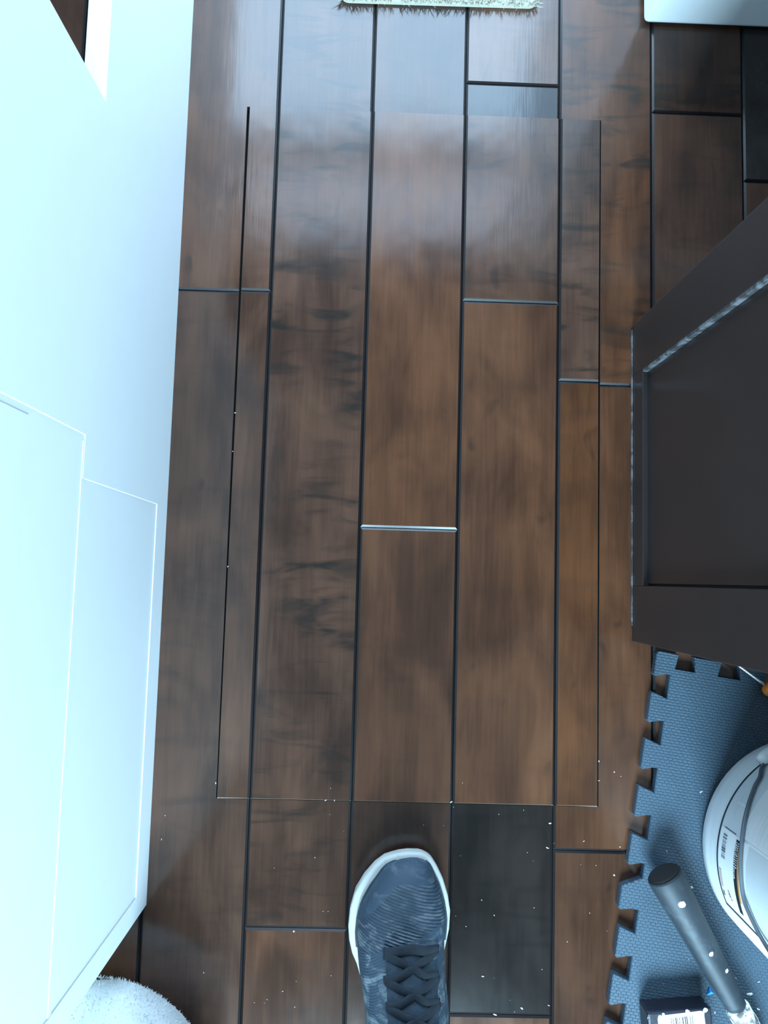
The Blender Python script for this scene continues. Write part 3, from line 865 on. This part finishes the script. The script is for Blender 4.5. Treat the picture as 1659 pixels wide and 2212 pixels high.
# ------------------------------------------------------------------ screwdriver, blue scrap
sdv = empty('screwdriver', (0.5044, -0.1207, ZM))
tag(sdv, 'screwdriver with thin steel shaft and orange handle beside the dark cabinet', 'screwdriver')
dv = Vector((0.0305, -0.0218, 0)).normalized()
def sl(s_, z): return Vector((dv.x * s_, dv.y * s_, z))
tube('shaft', [sl(-0.072, .0126), sl(-0.066, .0128), sl(-0.01, .0132), sl(0.004, .0132)], [0.0012, 0.0021, 0.0021, 0.0021], STEEL, sdv, 8)
tube('handle', [sl(-0.001, .0132), sl(0.001, .0132), sl(0.006, .0132), sl(0.012, .0132), sl(0.03, .0132), sl(0.06, .0132), sl(0.072, .0132), sl(0.076, .0132)],
     [0.004, 0.0085, 0.0105, 0.0085, 0.0125, 0.0128, 0.0105, 0.005], ORANGE, sdv, 12)
bl = mobj('plastic_scrap', [(-.004, -.005, 0), (.0055, -.003, 0), (.001, .006, 0), (-.001, 0, .0035), (.002, .001, .0030)],
          [[0, 2, 1], [0, 1, 4, 3], [1, 2, 4], [2, 0, 3], [2, 3, 4]], BLUE, None, loc=(0.4350, -0.4950, ZM))
tag(bl, 'small bright blue plastic scrap on the mat between block and trowel', 'scrap')

# ------------------------------------------------------------------ plush cushion at the lower left
cu = empty('plush_cushion', (-0.305, -0.620, 0))
tag(cu, 'round white plush cushion on the floor past the end of the white cabinet', 'cushion')
verts = []; faces = []; pn = []
prof = [(0.0, 0.0), (0.10, 0.0), (0.125, 0.012), (0.142, 0.040), (0.146, 0.075), (0.140, 0.110), (0.122, 0.135), (0.095, 0.148), (0.05, 0.153), (0.0, 0.150)]
NK = 64
rn = random.Random(12)
for i, (r_, z_) in enumerate(prof):
    for k in range(NK):
        a = 2 * math.pi * k / NK
        wv = 1 + 0.012 * math.sin(5 * a + i) + 0.008 * math.sin(11 * a + 2 * i)
        dz = 0.006 * math.sin(3 * a + 1.3) * (z_ > 0.09) * (r_ > 0)
        verts.append((r_ * wv * math.cos(a), r_ * wv * math.sin(a), z_ + dz))
for i in range(len(prof) - 1):
    for k in range(NK): faces.append([i * NK + k, i * NK + (k + 1) % NK, (i + 1) * NK + (k + 1) % NK, (i + 1) * NK + k])
mobj('cover', verts, faces, PLUSH, cu, smooth=True)
for i in range(14000):
    i0 = rn.randrange(2, len(prof) - 1); f_ = rn.random(); a = rn.uniform(0, 2 * math.pi)
    r_ = prof[i0][0] + (prof[i0 + 1][0] - prof[i0][0]) * f_; z_ = prof[i0][1] + (prof[i0 + 1][1] - prof[i0][1]) * f_
    dr = prof[i0 + 1][0] - prof[i0][0]; dz = prof[i0 + 1][1] - prof[i0][1]
    nn = Vector((dz * math.cos(a), dz * math.sin(a), -dr)).normalized()
    pn.append(((r_ * math.cos(a), r_ * math.sin(a), z_), nn))
fuzz('pile', pn, 0.0035, 0.0005, PLUSH, cu, 0.6, rn)
tf = []
for k in range(14):
    a = 2 * math.pi * k / 13; tf.append((0.108 + 0.012 * math.cos(a), 0.072 + 0.010 * math.sin(a), 0.126 + 0.002 * math.sin(a)))
tube('gathered_tuft', tf, 0.0050, PLUSH, cu, 10)

# ------------------------------------------------------------------ crumbs of plaster
def crumbs(name, spots, z, label):
    verts = []; faces = []; rn_ = random.Random(21)
    for x_, y_, s_ in spots:
        s_ *= 0.55; b = len(verts); ang = rn_.uniform(0, math.pi); el = rn_.uniform(1.0, 2.4)
        for k in range(5):
            a = 2 * math.pi * k / 5 + rn_.uniform(-.3, .3)
            u, v_ = s_ * math.cos(a) * el, s_ * math.sin(a) / math.sqrt(el)
            verts.append((x_ + u * math.cos(ang) - v_ * math.sin(ang), y_ + u * math.sin(ang) + v_ * math.cos(ang), z))
        verts.append((x_ + rn_.uniform(-.3, .3) * s_, y_ + rn_.uniform(-.3, .3) * s_, z + s_ * rn_.uniform(.5, 1.0)))
        for k in range(5): faces.append([b + k, b + (k + 1) % 5, b + 5])
        faces.append([b + k for k in range(5)][::-1])
    o = mobj(name, verts, faces, CRUMB)
    tag(o, label, 'crumbs', kind='stuff')
FLOORSPOTS = [(.1134, -.2786, .0018), (.2390, -.3020, .0022), (.2360, -.3320, .0020), (.2820, -.3230, .0010), (.3206, -.3635, .0020), (.3420, -.3590, .0020), (.3280, -.3290, .0012),
    (.3205, -.2370, .0015), (.3008, -.2240, .0014), (.3010, -.2480, .0012), (-.0165, -.4800, .0018), (-.0150, -.3690, .0014), (-.0030, -.3480, .0012), (.1570, -.4880, .0018),
    (.2060, -.5250, .0022), (.1730, -.5330, .0022), (.2395, -.5210, .0012), (-.0790, -.4390, .0020), (-.0160, -.4220, .0012), (-.2480, -.3320, .0010), (-.2450, -.3030, .0010),
    (-.1880, -.4900, .0012), (-.0450, -.2800, .0014), (-.0340, -.2800, .0012), (-.1838, -.2620, .0014), (-.1805, .2110, .0012), (-.1815, .1600, .0010), (-.1810, .0100, .0012),
    (.1700, -.4150, .0010), (.1540, -.3970, .0009), (.2620, -.4450, .0009), (.1350, -.4290, .0010), (.2200, -.4050, .0008), (-.0900, -.5100, .0009), (.2900, -.4100, .0009), (-.0560, -.3500, .0008)]
rn = random.Random(31)
FLOORSPOTS += [(rn.uniform(-.13, .34), rn.uniform(-.56, -.24), rn.uniform(.0004, .0008)) for _ in range(40)]
FLOORSPOTS = [s for s in FLOORSPOTS if not (-.02 < s[0] < .12 and s[1] < -.325) and s[0] < .36 + s[1] * .06]
crumbs('plaster_crumbs', FLOORSPOTS, 0.0006, 'tiny white plaster crumbs scattered on the brown planks near the sneaker')
def mat_clear(s):
    return math.hypot(s[0] - BC.x, s[1] - BC.y) > 0.137
MATSPOTS = [(.4268, -.2560, .0022), (.4230, -.2960, .0024), (.4855, -.4975, .0050), (.4960, -.5150, .0024), (.4970, -.4830, .0016), (.3830, -.3290, .0012), (.4140, -.3720, .0032), (.4330, -.5140, .0020), (.4420, -.5200, .0016)]
MATSPOTS += [(rn.uniform(.37, .50), rn.uniform(-.53, -.36), rn.uniform(.0004, .0009)) for _ in range(26)]
MATSPOTS = [s for s in MATSPOTS if mat_clear(s)]
crumbs('plaster_crumbs', MATSPOTS, ZM - 0.0001, 'tiny white plaster flakes scattered on the grey foam mats')
